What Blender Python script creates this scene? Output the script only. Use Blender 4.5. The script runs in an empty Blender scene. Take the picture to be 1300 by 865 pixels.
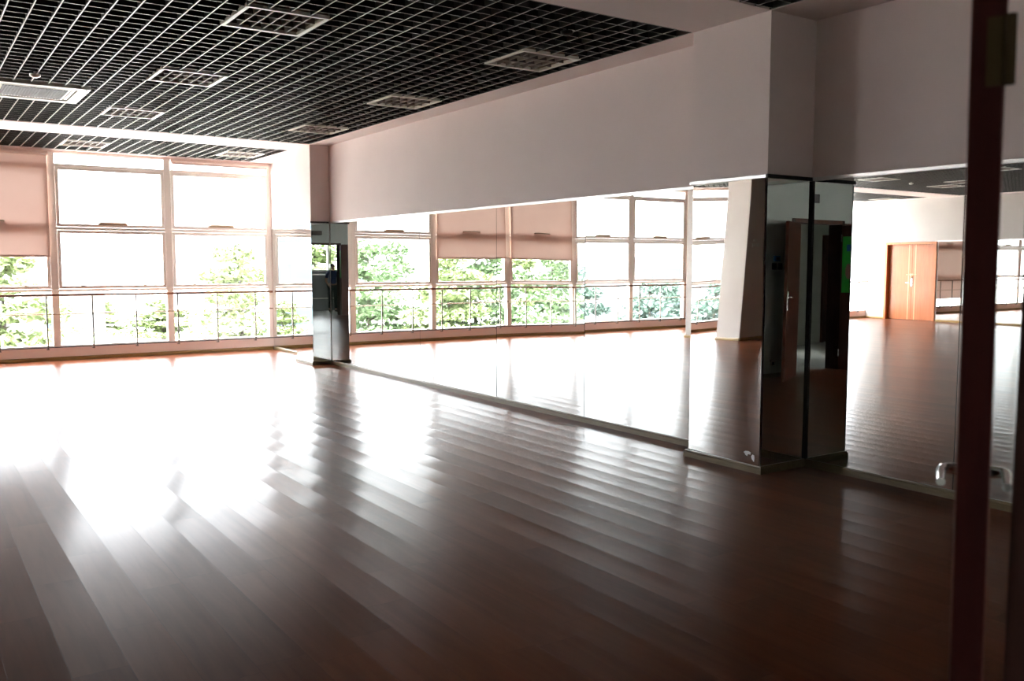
import bpy, bmesh, math, random
from mathutils import Vector, Matrix
R = math.radians
random.seed(7)
C = bpy.context.scene.collection
sc = bpy.context.scene

# ------------------------------------------------------------------ materials
def mat(name, col=(.8, .8, .8), rough=.5, metal=0.0, spec=.5, **kw):
    m = bpy.data.materials.new(name); m.use_nodes = True
    b = m.node_tree.nodes['Principled BSDF']
    b.inputs['Base Color'].default_value = (*col, 1)
    b.inputs['Roughness'].default_value = rough
    b.inputs['Metallic'].default_value = metal
    b.inputs['Specular IOR Level'].default_value = spec
    for k, v in kw.items():
        b.inputs[k.replace('_', ' ')].default_value = v
    return m

def nodes(m):
    nt = m.node_tree
    return nt, nt.nodes, nt.links, nt.nodes['Principled BSDF']

def mottled(name, c1, c2, rough, scale=(1, 1, 1), noise=5.0, detail=4, bump=0.0, spec=.5, distortion=0.0, sheen=0):
    m = mat(name, c1, rough, 0, spec)
    nt, N, L, b = nodes(m)
    tc = N.new('ShaderNodeTexCoord'); mp = N.new('ShaderNodeMapping'); mp.inputs['Scale'].default_value = scale
    nz = N.new('ShaderNodeTexNoise'); nz.inputs['Scale'].default_value = noise; nz.inputs['Detail'].default_value = detail
    nz.inputs['Distortion'].default_value = distortion
    rp = N.new('ShaderNodeValToRGB')
    rp.color_ramp.elements[0].color = (*c1, 1); rp.color_ramp.elements[1].color = (*c2, 1)
    rp.color_ramp.elements[0].position = .35; rp.color_ramp.elements[1].position = .65
    L.new(tc.outputs['Object'], mp.inputs['Vector']); L.new(mp.outputs[0], nz.inputs['Vector'])
    L.new(nz.outputs['Fac'], rp.inputs['Fac']); L.new(rp.outputs[0], b.inputs['Base Color'])
    if bump:
        bp = N.new('ShaderNodeBump'); bp.inputs['Strength'].default_value = bump; bp.inputs['Distance'].default_value = .01
        L.new(nz.outputs['Fac'], bp.inputs['Height']); L.new(bp.outputs[0], b.inputs['Normal'])
    return m

M = {}
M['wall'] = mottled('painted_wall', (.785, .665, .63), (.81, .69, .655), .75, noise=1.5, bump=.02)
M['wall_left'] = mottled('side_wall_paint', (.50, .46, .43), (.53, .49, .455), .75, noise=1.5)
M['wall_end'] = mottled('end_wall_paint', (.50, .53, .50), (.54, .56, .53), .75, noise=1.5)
M['sill'] = mottled('sill_paint', (.88, .72, .65), (.90, .75, .68), .6, noise=2)
M['black'] = mat('black_paint', (.012, .011, .011), .8)
M['void'] = mat('void_slab', (.006, .006, .006), .9)
M['gridside'] = mat('grid_blade_black', (.009, .008, .007), .45)
M['gridedge'] = mat('grid_blade_edge', (.40, .37, .33), .42, .3)
M['mirror'] = mat('mirror_silver', (.77, .79, .775), .0, 1.0)
M['mirror_dusty'] = mat('mirror_silver_worn', (.80, .81, .79), .012, 1.0)
M['glassedge'] = mat('mirror_glass_edge', (.03, .05, .045), .2)
M['alu'] = mat('brushed_aluminium', (.75, .74, .72), .3, 1.0)
M['chrome'] = mat('chrome', (.8, .8, .8), .12, 1.0)
M['steel'] = mat('post_steel', (.22, .19, .17), .35, .8)
M['brass'] = mat('hinge_brass', (.03, .019, .007), .8, 0, .1)
M['dark_metal'] = mat('dark_steel', (.05, .05, .05), .35, .8)
M['frame'] = mat('window_frame_paint', (.93, .88, .82), .4)
M['gasket'] = mat('black_gasket', (.02, .02, .025), .5)
M['handle_bronze'] = mat('bronze_handle', (.33, .24, .16), .4, .5)
M['copper'] = mottled('wood_handrail', (.20, .085, .045), (.25, .11, .06), .3, scale=(2, 1, 8), noise=6)
M['base'] = mottled('varnished_baseboard', (.115, .085, .040), (.15, .112, .055), .3, scale=(1.2, 12, 12), noise=5)
M['basegold'] = mottled('golden_baseboard', (.26, .155, .045), (.32, .20, .06), .35, scale=(12, 1.2, 12), noise=5)
M['darkwood'] = mottled('dark_door_veneer', (.060, .015, .007), (.085, .023, .011), .42, scale=(7, 7, .8), noise=5, distortion=.6, spec=.25)
M['jambwood'] = mottled('jamb_wood', (.022, .006, .004), (.03, .009, .005), .6, scale=(7, 7, .8), noise=5, spec=.2)
M['edgewood'] = mottled('door_edge_wood', (.018, .002, .0015), (.025, .003, .002), .75, scale=(7, 7, .8), noise=5, spec=.1)
M['doorwood'] = mottled('orange_door_veneer', (.38, .115, .035), (.44, .145, .05), .3, scale=(6, 6, .5), noise=4, distortion=.8)
M['trimwood'] = mottled('orange_door_trim', (.42, .13, .035), (.46, .15, .045), .35, scale=(6, 6, .5), noise=4)
M['palestrip'] = mat('pale_inlay', (.70, .42, .22), .35)
M['plastic'] = mat('white_plastic', (.78, .74, .66), .4)
M['grille'] = mat('grille_grey', (.06, .053, .045), .6)
M['louver'] = mat('louvre_aluminium', (.19, .145, .12), .4, .3)
M['housing'] = mat('lamp_housing', (.25, .17, .13), .45, .2)
M['tube'] = mat('tube_glass', (.8, .8, .78), .3)
M['green'] = mottled('green_poster', (.03, .55, .06), (.06, .62, .09), .4, noise=2.5)
M['blue'] = mat('blue_plastic', (.01, .16, .42), .4)
M['switch'] = mat('dark_switch', (.02, .015, .015), .35)
M['tape'] = mat('torn_tape', (.75, .77, .80), .6)
M['tile'] = mat('corridor_tile', (.42, .41, .38), .25)
M['corr'] = mottled('corridor_paint', (.36, .355, .32), (.38, .375, .34), .7, noise=1)
M['corrdark'] = mat('corridor_dado', (.16, .17, .17), .5)
M['bark'] = mottled('bark', (.09, .075, .065), (.13, .11, .09), .9, noise=6)
M['leaf1'] = mottled('leaf_yellow_green', (.165, .215, .085), (.225, .275, .125), .6, noise=.8)
M['leaf2'] = mottled('leaf_mid_green', (.115, .18, .085), (.175, .24, .125), .6, noise=.8)
M['leaf3'] = mottled('leaf_cool_green', (.12, .18, .15), (.18, .24, .20), .6, noise=.8)
M['ground'] = mottled('pale_concrete', (.50, .49, .46), (.58, .57, .54), .9, noise=.15)
M['lawn'] = mottled('lawn', (.30, .42, .18), (.38, .48, .24), .95, noise=.6)
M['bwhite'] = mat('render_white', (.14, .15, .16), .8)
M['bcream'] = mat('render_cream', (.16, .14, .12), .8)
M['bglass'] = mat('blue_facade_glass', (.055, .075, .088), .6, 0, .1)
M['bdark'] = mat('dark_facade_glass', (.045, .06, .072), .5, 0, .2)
M['carpaint_w'] = mat('white_car_paint', (.7, .7, .7), .3)
M['carpaint_b'] = mat('blue_grey_car_paint', (.04, .075, .10), .5)
M['rubber'] = mat('rubber', (.03, .03, .03), .8)
M['skin'] = mat('skin', (.45, .27, .19), .5)
M['hair'] = mat('black_hair', (.015, .012, .01), .5)
M['shirt'] = mat('dark_blue_cloth', (.015, .03, .10), .8)
M['trousers'] = mat('dark_green_grey_cloth', (.025, .04, .04), .8)
M['shoe'] = mat('black_shoe', (.02, .02, .02), .5)
M['roofing'] = mat('concrete_roof', (.3, .3, .3), .9)

# thin window glass
def glass():
    m = bpy.data.materials.new('window_glass'); m.use_nodes = True
    nt = m.node_tree; N = nt.nodes; L = nt.links; N.clear()
    o = N.new('ShaderNodeOutputMaterial'); mx = N.new('ShaderNodeMixShader')
    t = N.new('ShaderNodeBsdfTransparent'); t.inputs[0].default_value = (.965, .975, .97, 1)
    g = N.new('ShaderNodeBsdfGlossy'); g.inputs['Roughness'].default_value = 0; g.inputs['Color'].default_value = (1, 1, 1, 1)
    ge = N.new('ShaderNodeNewGeometry'); dt = N.new('ShaderNodeVectorMath'); dt.operation = 'DOT_PRODUCT'
    L.new(ge.outputs['Normal'], dt.inputs[0]); L.new(ge.outputs['Incoming'], dt.inputs[1])
    ab = N.new('ShaderNodeMath'); ab.operation = 'ABSOLUTE'; L.new(dt.outputs['Value'], ab.inputs[0])
    om = N.new('ShaderNodeMath'); om.operation = 'SUBTRACT'; om.inputs[0].default_value = 1; L.new(ab.outputs[0], om.inputs[1])
    pw = N.new('ShaderNodeMath'); pw.operation = 'POWER'; pw.inputs[1].default_value = 5; L.new(om.outputs[0], pw.inputs[0])
    fr = N.new('ShaderNodeMath'); fr.operation = 'MULTIPLY_ADD'; fr.inputs[1].default_value = .9; fr.inputs[2].default_value = .03; L.new(pw.outputs[0], fr.inputs[0])
    L.new(fr.outputs[0], mx.inputs[0]); L.new(t.outputs[0], mx.inputs[1]); L.new(g.outputs[0], mx.inputs[2]); L.new(mx.outputs[0], o.inputs[0])
    return m
M['glass'] = glass()

# translucent roller blind cloth
def blindmat():
    m = bpy.data.materials.new('blind_cloth'); m.use_nodes = True
    nt = m.node_tree; N = nt.nodes; L = nt.links; N.clear()
    o = N.new('ShaderNodeOutputMaterial'); mx = N.new('ShaderNodeMixShader'); mx.inputs[0].default_value = .055
    d = N.new('ShaderNodeBsdfDiffuse'); t = N.new('ShaderNodeBsdfTranslucent')
    tc = N.new('ShaderNodeTexCoord'); nz = N.new('ShaderNodeTexNoise'); nz.inputs['Scale'].default_value = 1.6
    rp = N.new('ShaderNodeValToRGB')
    rp.color_ramp.elements[0].color = (.60, .41, .345, 1); rp.color_ramp.elements[1].color = (.67, .475, .40, 1)
    L.new(tc.outputs['Object'], nz.inputs['Vector']); L.new(nz.outputs['Fac'], rp.inputs['Fac'])
    L.new(rp.outputs[0], d.inputs[0]); L.new(rp.outputs[0], t.inputs[0])
    L.new(d.outputs[0], mx.inputs[1]); L.new(t.outputs[0], mx.inputs[2]); L.new(mx.outputs[0], o.inputs[0])
    return m
M['blind'] = blindmat()

# laminate floor: long boards along X, each board slightly cupped and tilted
def floormat():
    m = mat('laminate_floor', (.2, .08, .04), .22, 0, .28)
    nt, N, L, b = nodes(m)
    W, LEN = .2085, 1.21
    tc = N.new('ShaderNodeTexCoord'); sp = N.new('ShaderNodeSeparateXYZ'); L.new(tc.outputs['Object'], sp.inputs[0])
    def mth(op, a, bb=None, c=None):
        n = N.new('ShaderNodeMath'); n.operation = op
        for i, x in enumerate((a, bb, c)):
            if x is None: continue
            if isinstance(x, (int, float)): n.inputs[i].default_value = x
            else: L.new(x, n.inputs[i])
        return n.outputs[0]
    yy = mth('DIVIDE', mth('ADD', sp.outputs['Y'], 3.745), W)
    row = mth('FLOOR', yy); v = mth('FRACT', yy)
    wn0 = N.new('ShaderNodeTexWhiteNoise'); wn0.noise_dimensions = '1D'; L.new(row, wn0.inputs['W'])
    xx = mth('ADD', mth('DIVIDE', sp.outputs['X'], LEN), wn0.outputs['Value'])
    col = mth('FLOOR', xx); u = mth('FRACT', xx)
    cmb = N.new('ShaderNodeCombineXYZ'); L.new(row, cmb.inputs[0]); L.new(col, cmb.inputs[1])
    wn = N.new('ShaderNodeTexWhiteNoise'); wn.noise_dimensions = '2D'; L.new(cmb.outputs[0], wn.inputs['Vector'])
    rnd = wn.outputs['Value']
    sc3 = N.new('ShaderNodeSeparateColor'); L.new(wn.outputs['Color'], sc3.inputs[0])
    # grain
    mp = N.new('ShaderNodeMapping'); mp.inputs['Scale'].default_value = (.8, 9, 1)
    vadd = N.new('ShaderNodeVectorMath'); vadd.operation = 'MULTIPLY_ADD'
    L.new(wn.outputs['Color'], vadd.inputs[0]); vadd.inputs[1].default_value = (7, 7, 7); L.new(tc.outputs['Object'], vadd.inputs[2])
    L.new(vadd.outputs[0], mp.inputs[0])
    nz = N.new('ShaderNodeTexNoise'); nz.inputs['Scale'].default_value = 2.2; nz.inputs['Detail'].default_value = 6; nz.inputs['Distortion'].default_value = .6
    L.new(mp.outputs[0], nz.inputs['Vector'])
    fac = mth('ADD', mth('MULTIPLY', nz.outputs['Fac'], .7), mth('MULTIPLY', rnd, .35))
    rp = N.new('ShaderNodeValToRGB')
    rp.color_ramp.elements[0].position = .25; rp.color_ramp.elements[0].color = FLOOR_A
    rp.color_ramp.elements[1].position = .85; rp.color_ramp.elements[1].color = FLOOR_B
    L.new(fac, rp.inputs['Fac'])
    # seams
    ev = mth('MINIMUM', v, mth('SUBTRACT', 1.0, v)); eu = mth('MINIMUM', u, mth('SUBTRACT', 1.0, u))
    sv = mth('LESS_THAN', ev, .0055); su = mth('LESS_THAN', eu, .0009)
    seam = mth('MAXIMUM', sv, su)
    gap = mth('LESS_THAN', mth('ABSOLUTE', mth('SUBTRACT', sp.outputs['Y'], 9.40)), .012)
    seam = mth('MAXIMUM', seam, gap)
    mx = N.new('ShaderNodeMix'); mx.data_type = 'RGBA'; L.new(mth('MULTIPLY', seam, .45), mx.inputs['Factor'])
    L.new(rp.outputs[0], mx.inputs['A']); mx.inputs['B'].default_value = (.03, .012, .006, 1)
    L.new(mx.outputs['Result'], b.inputs['Base Color'])
    # roughness
    # height in metres: cup + random tilt + seam groove + slow waves
    vc = mth('SUBTRACT', v, .5)
    cup = mth('MULTIPLY', mth('MULTIPLY', vc, vc), CUP)
    amp = mth('ADD', mth('MULTIPLY', sc3.outputs[0], .8), .6)
    cup = mth('MULTIPLY', cup, amp)
    tilt = mth('MULTIPLY', mth('MULTIPLY', vc, mth('SUBTRACT', sc3.outputs[1], .5)), TILT)
    gro = mth('MULTIPLY', seam, -.00012)
    nz2 = N.new('ShaderNodeTexNoise'); nz2.inputs['Scale'].default_value = 1.3; nz2.inputs['Detail'].default_value = 1
    L.new(tc.outputs['Object'], nz2.inputs['Vector'])
    wav = mth('MULTIPLY', nz2.outputs['Fac'], WAVE)
    h = mth('ADD', mth('ADD', cup, tilt), mth('ADD', gro, wav))
    bp = N.new('ShaderNodeBump'); bp.inputs['Strength'].default_value = 1; bp.inputs['Distance'].default_value = 1
    L.new(h, bp.inputs['Height'])
    df = N.new('ShaderNodeBsdfDiffuse'); gl = N.new('ShaderNodeBsdfAnisotropic'); gl.distribution = 'BECKMANN'; gl.inputs['Roughness'].default_value = FLOOR_ROUGH
    gl.inputs['Color'].default_value = (1, 1, 1, 1)
    L.new(mx.outputs['Result'], df.inputs['Color']); L.new(bp.outputs[0], df.inputs['Normal']); L.new(bp.outputs[0], gl.inputs['Normal'])
    ge = N.new('ShaderNodeNewGeometry'); dt = N.new('ShaderNodeVectorMath'); dt.operation = 'DOT_PRODUCT'
    L.new(ge.outputs['Normal'], dt.inputs[0]); L.new(ge.outputs['Incoming'], dt.inputs[1])
    p5 = mth('POWER', mth('SUBTRACT', 1.0, mth('ABSOLUTE', dt.outputs['Value'])), 5)
    fres = mth('ADD', mth('MULTIPLY', p5, FLOOR_F90), .006)
    ms = N.new('ShaderNodeMixShader'); L.new(fres, ms.inputs[0]); L.new(df.outputs[0], ms.inputs[1]); 
    g2 = N.new('ShaderNodeBsdfAnisotropic'); g2.distribution = 'BECKMANN'; g2.inputs['Roughness'].default_value = FLOOR_ROUGH2
    g2.inputs['Color'].default_value = (1, 1, 1, 1); L.new(bp.outputs[0], g2.inputs['Normal'])
    mg = N.new('ShaderNodeMixShader'); mg.inputs[0].default_value = .68; L.new(gl.outputs[0], mg.inputs[1]); L.new(g2.outputs[0], mg.inputs[2])
    L.new(mg.outputs[0], ms.inputs[2])
    L.new(ms.outputs[0], N['Material Output'].inputs[0]); N.remove(b)
    return m
FLOOR_F90 = .50
FLOOR_A = (.095, .030, .014, 1); FLOOR_B = (.165, .055, .027, 1); FLOOR_ROUGH = .145; FLOOR_ROUGH2 = .32
CUP = .0052; TILT = .0030; WAVE = .002
M['floor'] = floormat()

# ------------------------------------------------------------------ mesh helpers
class MB:
    def __init__(s): s.v = []; s.f = []; s.mi = []; s.sm = []
    def add(s, vs, fs, mi=0, smooth=False):
        o = len(s.v); s.v += [tuple(p) for p in vs]
        for f in fs: s.f.append([i + o for i in f]); s.mi.append(mi); s.sm.append(smooth)
        return s
    def box(s, x0, x1, y0, y1, z0, z1, mi=0, bottom=None):
        vs = [(x0, y0, z0), (x1, y0, z0), (x1, y1, z0), (x0, y1, z0), (x0, y0, z1), (x1, y0, z1), (x1, y1, z1), (x0, y1, z1)]
        fs = [(3, 2, 1, 0), (4, 5, 6, 7), (0, 1, 5, 4), (1, 2, 6, 5), (2, 3, 7, 6), (3, 0, 4, 7)]
        o = len(s.v); s.v += vs
        for k, f in enumerate(fs):
            s.f.append([i + o for i in f]); s.mi.append(bottom if (k == 0 and bottom is not None) else mi); s.sm.append(False)
        return s
    def bbox(s, x0, x1, y0, y1, z0, z1, b=.004, mi=0):
        """box with chamfered edges"""
        bm = bmesh.new(); bmesh.ops.create_cube(bm, size=1)
        for v in bm.verts:
            v.co = Vector(((x0 + x1) / 2 + v.co.x * (x1 - x0), (y0 + y1) / 2 + v.co.y * (y1 - y0), (z0 + z1) / 2 + v.co.z * (z1 - z0)))
        bmesh.ops.bevel(bm, geom=bm.edges[:], offset=b, segments=2, affect='EDGES', profile=.6)
        bm.verts.index_update()
        s.add([v.co[:] for v in bm.verts], [[v.index for v in f.verts] for f in bm.faces], mi)
        bm.free(); return s
    def tube(s, pts, r, n=10, mi=0, cap=True):
        pts = [Vector(p) for p in pts]; rings = []
        rr = r if isinstance(r, (list, tuple)) else [r] * len(pts)
        for i, p in enumerate(pts):
            if i == 0: t = pts[1] - p
            elif i == len(pts) - 1: t = p - pts[i - 1]
            else: t = (pts[i + 1] - p).normalized() + (p - pts[i - 1]).normalized()
            t.normalize()
            a = Vector((0, 0, 1)) if abs(t.z) < .9 else Vector((1, 0, 0))
            u = t.cross(a).normalized(); w = t.cross(u).normalized()
            rings.append([p + (u * math.cos(2 * math.pi * k / n) + w * math.sin(2 * math.pi * k / n)) * rr[i] for k in range(n)])
        vs = [v for rg in rings for v in rg]; fs = []
        for i in range(len(pts) - 1):
            for k in range(n):
                a = i * n + k; b = i * n + (k + 1) % n
                fs.append((a, b, b + n, a + n))
        s.add(vs, fs, mi, True)
        if cap:
            s.add(rings[0], [tuple(range(n))[::-1]], mi); s.add(rings[-1], [tuple(range(n))], mi)
        return s
    def xf(s, mtx):
        s.v = [tuple(mtx @ Vector(p)) for p in s.v]; return s
    def build(s, name, mats, parent=None, **props):
        me = bpy.data.meshes.new(name); me.from_pydata(s.v, [], s.f)
        if not isinstance(mats, (list, tuple)): mats = [mats]
        for m in mats: me.materials.append(m)
        me.polygons.foreach_set('material_index', s.mi); me.polygons.foreach_set('use_smooth', s.sm)
        bm = bmesh.new(); bm.from_mesh(me); bmesh.ops.recalc_face_normals(bm, faces=bm.faces[:]); bm.to_mesh(me); bm.free()
        me.update()
        o = bpy.data.objects.new(name, me); C.objects.link(o)
        if parent is not None: o.parent = parent
        for k, v in props.items(): o[k] = v
        return o

def tag(o, label=None, cat=None, group=None, kind=None):
    if label: o['label'] = label
    if cat: o['category'] = cat
    if group: o['group'] = group
    if kind: o['kind'] = kind
    return o
def empty(name, loc=(0, 0, 0), **k):
    o = bpy.data.objects.new(name, None); C.objects.link(o); o.location = loc; o.empty_display_size = .2
    tag(o, **k); return o
def struct(o, label=None, cat=None):
    return tag(o, label, cat, None, 'structure')
def copy_tree(o, parent=None):
    c = o.copy(); C.objects.link(c); c.parent = parent
    for ch in list(o.children): copy_tree(ch, c)
    return c

# ------------------------------------------------------------------ measured layout (metres)
XE = .60                       # end wall, room side
XL = 16.606                    # window wall, room side
YO = 18.25                     # opposite side wall
ZC = 3.4616                    # ceiling height
YL = .2082                     # mirror plane between the two wall pillars
P = .5193                      # front of the wall pillars
XN0, XN1 = 5.354, 4.570        # near pillar
XF0, XF1 = 14.30, 13.60        # far pillar
BH = .06; BT = .02             # baseboard
MT = 2.245                     # mirror top (strip above)

# ------------------------------------------------------------------ floor
f = MB().box(XE - .2, XL + .1, -.02, YO + .3, -.12, 0).build('floor', M['floor'])
struct(f, 'glossy reddish brown laminate board floor of the studio', 'floor')

# ------------------------------------------------------------------ ceiling: plaster borders, beams, black open grid under a dark void
ceil = MB()
def soff(x0, x1, y0, y1, z1=None): ceil.box(x0, x1, y0, y1, ZC, z1 or ZC + .12)
soff(XE, XL + .2, -.1, P)                     # border along the mirror wall
soff(XE, XL + .2, YO - .32, YO + .1)          # border along the opposite wall
soff(XN1, XN0, P, YO - .32)
soff(XF1, XF0 + .17, P, YO - .32)
soff(16.50, XL + .2, P, YO - .32)
soff(XE, 1.0, P, YO - .32)
ce = ceil.build('ceiling', M['wall']); struct(ce, 'plaster borders and beams framing a black open cell ceiling', 'ceiling')
MB().box(XE - .3, XL + .4, -.3, YO + .3, 4.05, 4.2).build('void_slab', M['void'], ce)
# light fittings (x0,x1,y0,y1) aligned to the 0.16 m grid
PITCH = .16
COLX = [6.62, 9.17, 11.74, 15.22]
ROWY = [.69, 3.12]
lights = []
for cx in COLX:
    for cy in ROWY: lights.append((cx, cy))
lights += [(11.78, 11.70), (11.90, 14.55), (11.0, 13.75), (15.3, 17.2), (9.2, 11.7), (9.2, 14.55), (2.6, .69), (2.6, 3.12), (9.2, 7.6), (6.62, 7.6), (11.78, 7.6), (6.62, 11.7)]
LS = .62
AC = (10.62, 11.60, 4.14, 5.12)
holes = [(x, x + LS, y, y + LS) for x, y in lights] + [AC]
areas = [(1.0, XN1), (XN0, XF1), (XF0 + .17, 16.50)]
gm = MB(); T = .0045
def seg_line(axis, c, lo, hi, z0, z1):
    cuts = []
    for (a0, a1, b0, b1) in holes:
        if axis == 'x' and b0 - .002 < c < b1 + .002: cuts.append((a0, a1))
        if axis == 'y' and a0 - .002 < c < a1 + .002: cuts.append((b0, b1))
    cuts.sort(); s = lo
    for a, b in cuts:
        if a > hi or b < lo: continue
        if a > s: yield s, a
        s = max(s, b)
    if s < hi: yield s, hi
y0g, y1g = P, YO - .32
for (xa, xb) in areas:
    n = int((y1g - y0g) / PITCH) + 1
    for k in range(n + 1):
        y = y0g + .02 + k * PITCH
        if y > y1g: break
        for s, e in seg_line('x', y, xa, xb, 0, 0):
            gm.box(s, e, y - T, y + T, ZC, ZC + .055, 0, 1)
    k = 0
    while xa + .02 + k * PITCH < xb:
        x = xa + .02 + k * PITCH; k += 1
        for s, e in seg_line('y', x, y0g, y1g, 0, 0):
            gm.box(x - T * .8, x + T * .8, s, e, ZC + .004, ZC + .055, 0, 1)
gm.build('open_cell_grid', [M['gridside'], M['gridedge']], ce)

# luminaires
def make_light():
    t = empty('ceiling_light')
    h = MB(); z = ZC
    h.box(0, LS, 0, .012, z + .02, z + .14).box(0, LS, LS - .012, LS, z + .02, z + .14).box(0, .012, .012, LS - .012, z + .02, z + .14)
    h.box(LS - .012, LS, .012, LS - .012, z + .02, z + .14).box(0, LS, 0, LS, z + .14, z + .15)
    h.build('housing', M['housing'], t)
    fr = MB(); w = .022; zz = (z - .006, z + .02)
    fr.box(-.008, LS + .008, -.008, w, *zz).box(-.008, LS + .008, LS - w, LS + .008, *zz).box(-.008, w, w, LS - w, *zz).box(LS - w, LS + .008, w, LS - w, *zz)
    fr.build('frame', M['plastic'], t)
    lv = MB(); inn = (w, LS - w)
    for k in range(1, 6):
        y = inn[0] + (inn[1] - inn[0]) * k / 6
        lv.add([(inn[0], y - .003, z), (inn[1], y - .003, z), (inn[1], y + .003, z), (inn[0], y + .003, z), (inn[0], y - .010, z + .05), (inn[1], y - .010, z + .05), (inn[1], y + .010, z + .05), (inn[0], y + .010, z + .05)],
               [(0, 1, 2, 3), (0, 4, 5, 1), (3, 2, 6, 7), (4, 7, 6, 5), (0, 3, 7, 4), (1, 5, 6, 2)])
    for k in range(1, 3):
        x = inn[0] + (inn[1] - inn[0]) * k / 3
        lv.box(x - .004, x + .004, inn[0], inn[1], z + .001, z + .05)
    lv.build('louvre', M['louver'], t)
    for k in range(3):
        x = inn[0] + (inn[1] - inn[0]) * (k + .5) / 3
        MB().tube([(x, .03, z + .1), (x, LS - .03, z + .1)], .013, 8).build('tube', M['tube'], t)
    return t
proto = make_light()
lab = {
 0: 'square louvred ceiling light nearest the camera against the mirror wall border',
 1: 'square louvred ceiling light with bright rim, largest one near the top of the photo',
 2: 'square louvred ceiling light by the mirror wall, second from the camera',
 3: 'square louvred ceiling light in line with the air conditioner, second from camera',
 4: 'square louvred ceiling light touching the wall border just before the far pillar',
 5: 'square louvred ceiling light just before the far white ceiling beam',
 6: 'pale louvred ceiling light beyond the far beam, next to the mirror wall',
 7: 'pinkish louvred ceiling light beyond the far beam above the middle window',
}
for i, (x, y) in enumerate(lights):
    o = proto if i == 0 else copy_tree(proto)
    o.location = (x, y, 0)
    o['group'] = 'square louvred ceiling lights'; o['category'] = 'ceiling light'
    if i in lab: o['label'] = lab[i]
    elif y > 11 and x > 15: o['label'] = 'louvred ceiling light beyond the beam, near the orange door in the mirror'
    elif i == 8: o['label'] = 'bright louvred ceiling light seen in the right mirror beside the near pillar'
    elif i == 9: o['label'] = 'bright louvred ceiling light seen in the right mirror above the orange door'
    elif i == 10: o['label'] = 'dim orange louvred ceiling light seen in the right mirror, beside the brighter one'
    else: o['label'] = 'square louvred ceiling light in the part of the ceiling away from the mirror wall'; o['group'] = 'ceiling lights outside the picture'
# air conditioning cassette
ac = empty('air_conditioner', (AC[0], AC[2], ZC), label='white ceiling cassette air conditioner with grey grille, at the far left', cat='air conditioner')
w_, d_ = AC[1] - AC[0], AC[3] - AC[2]
pm_ = MB(); a_ = .16; b_ = .215
pm_.box(-.01, w_ + .01, -.01, .10, -.02, .02).box(-.01, w_ + .01, d_ - .10, d_ + .01, -.02, .02).box(-.01, .10, .1, d_ - .1, -.02, .02).box(w_ - .10, w_ + .01, .1, d_ - .1, -.02, .02)
pm_.box(.16, w_ - .16, .16, d_ - .16, -.015, .005)
for k in (0, 1):
    pm_.bbox(.02 + k * (w_ - .06), .04 + k * (w_ - .06), .02, .04, -.03, -.018, .002)
pm_.build('panel', M['plastic'], ac)
g_ = MB()
for k in range(22):
    yy = .19 + (d_ - .38) * k / 21
    g_.box(.19, w_ - .19, yy - .006, yy + .006, -.022, -.012)
g_.box(.185, w_ - .185, .185, d_ - .185, -.016, -.014)
g_.build('intake_grille', M['grille'], ac)
for k, (x0, x1, y0, y1) in enumerate([(.16, w_ - .16, .105, .155), (.16, w_ - .16, d_ - .155, d_ - .105), (.105, .155, .16, d_ - .16), (w_ - .155, w_ - .105, .16, d_ - .16)]):
    fl = MB().box(x0, x1, y0, y1, .0, .004)
    if x1 - x0 > y1 - y0: fl.box(x0, x1, (y0 + y1) / 2 - .016, (y0 + y1) / 2 + .016, -.012, -.006)
    else: fl.box((x0 + x1) / 2 - .016, (x0 + x1) / 2 + .016, y0, y1, -.012, -.006)
    fl.build('air_flap', M['plastic'], ac)
MB().box(.02, w_ - .02, .02, d_ - .02, .02, .25).build('casing', M['grille'], ac)
# sprinkler / sensor
def ceil_head(name, x, y, label, cat, mt):
    t = empty(name, (x, y, ZC), label=label, cat=cat)
    MB().tube([(0, 0, .2), (0, 0, -.01)], .012, 8).build('stem', mt, t)
    MB().tube([(0, 0, -.01), (0, 0, -.03), (0, 0, -.045)], [.05, .05, .02], 16).build('head', mt, t)
ceil_head('sprinkler', 10.08, 4.72, 'small metal sprinkler head under the grid just before the air conditioner', 'sprinkler', M['alu'])
ceil_head('smoke_detector', 12.12, 13.27, 'small pale round smoke detector seen in the right hand mirror', 'smoke detector', M['plastic'])
ceil_head('ceiling_sensor', 5.86, 1.42, 'small black ceiling sensor close to the near white beam', 'sensor', M['black'])

# ------------------------------------------------------------------ walls
wr = MB()
wr.box(XE - .2, XN1, -.2, 0, MT, ZC + .02)
wr.box(XE - .2, XN1, -.2, 0, 0, MT, 1)                                     # right part
wr.box(XN0 - .02, XF1 + .02, -.2, YL, MT + .03, ZC + .02)                     # between pillars above mirrors
wr.box(XN0 - .02, XF1 + .02, -.2, YL - .012, 0, MT + .03, 1)
wr.box(XF0 - .02, XL + .3, -.2, .10, 0, ZC + .02)
w = wr.build('wall_right', [M['wall'], M['black']]); struct(w, 'pinkish white wall above the long row of mirrors', 'wall')
def pillar(x0, x1, label):
    m = MB().box(x0, x1, -.1, P, MT + .03, ZC + .02).box(x0 + .012, x1 - .006, -.1, P - .030, 0, MT + .03)
    o = m.build('wall_pillar', M['wall']); struct(o, label, 'pillar'); return o
pillar(XN1, XN0, 'square wall pillar clad in mirrors, nearest the camera')
pillar(XF1, XF0, 'square wall pillar clad in mirrors at the far end of the mirror wall')
wo = MB().box(XE - .2, 14.40, YO, YO + .2, 0, ZC + .02).box(16.0, XL + .3, YO, YO + .2, 0, ZC + .02).box(14.40, 16.0, YO, YO + .2, 2.25, ZC + .02)
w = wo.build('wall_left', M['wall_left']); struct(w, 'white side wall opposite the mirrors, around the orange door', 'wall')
DJ0, DJ1, DH = 4.674, 5.965, 2.20       # doorway opening at the camera
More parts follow.
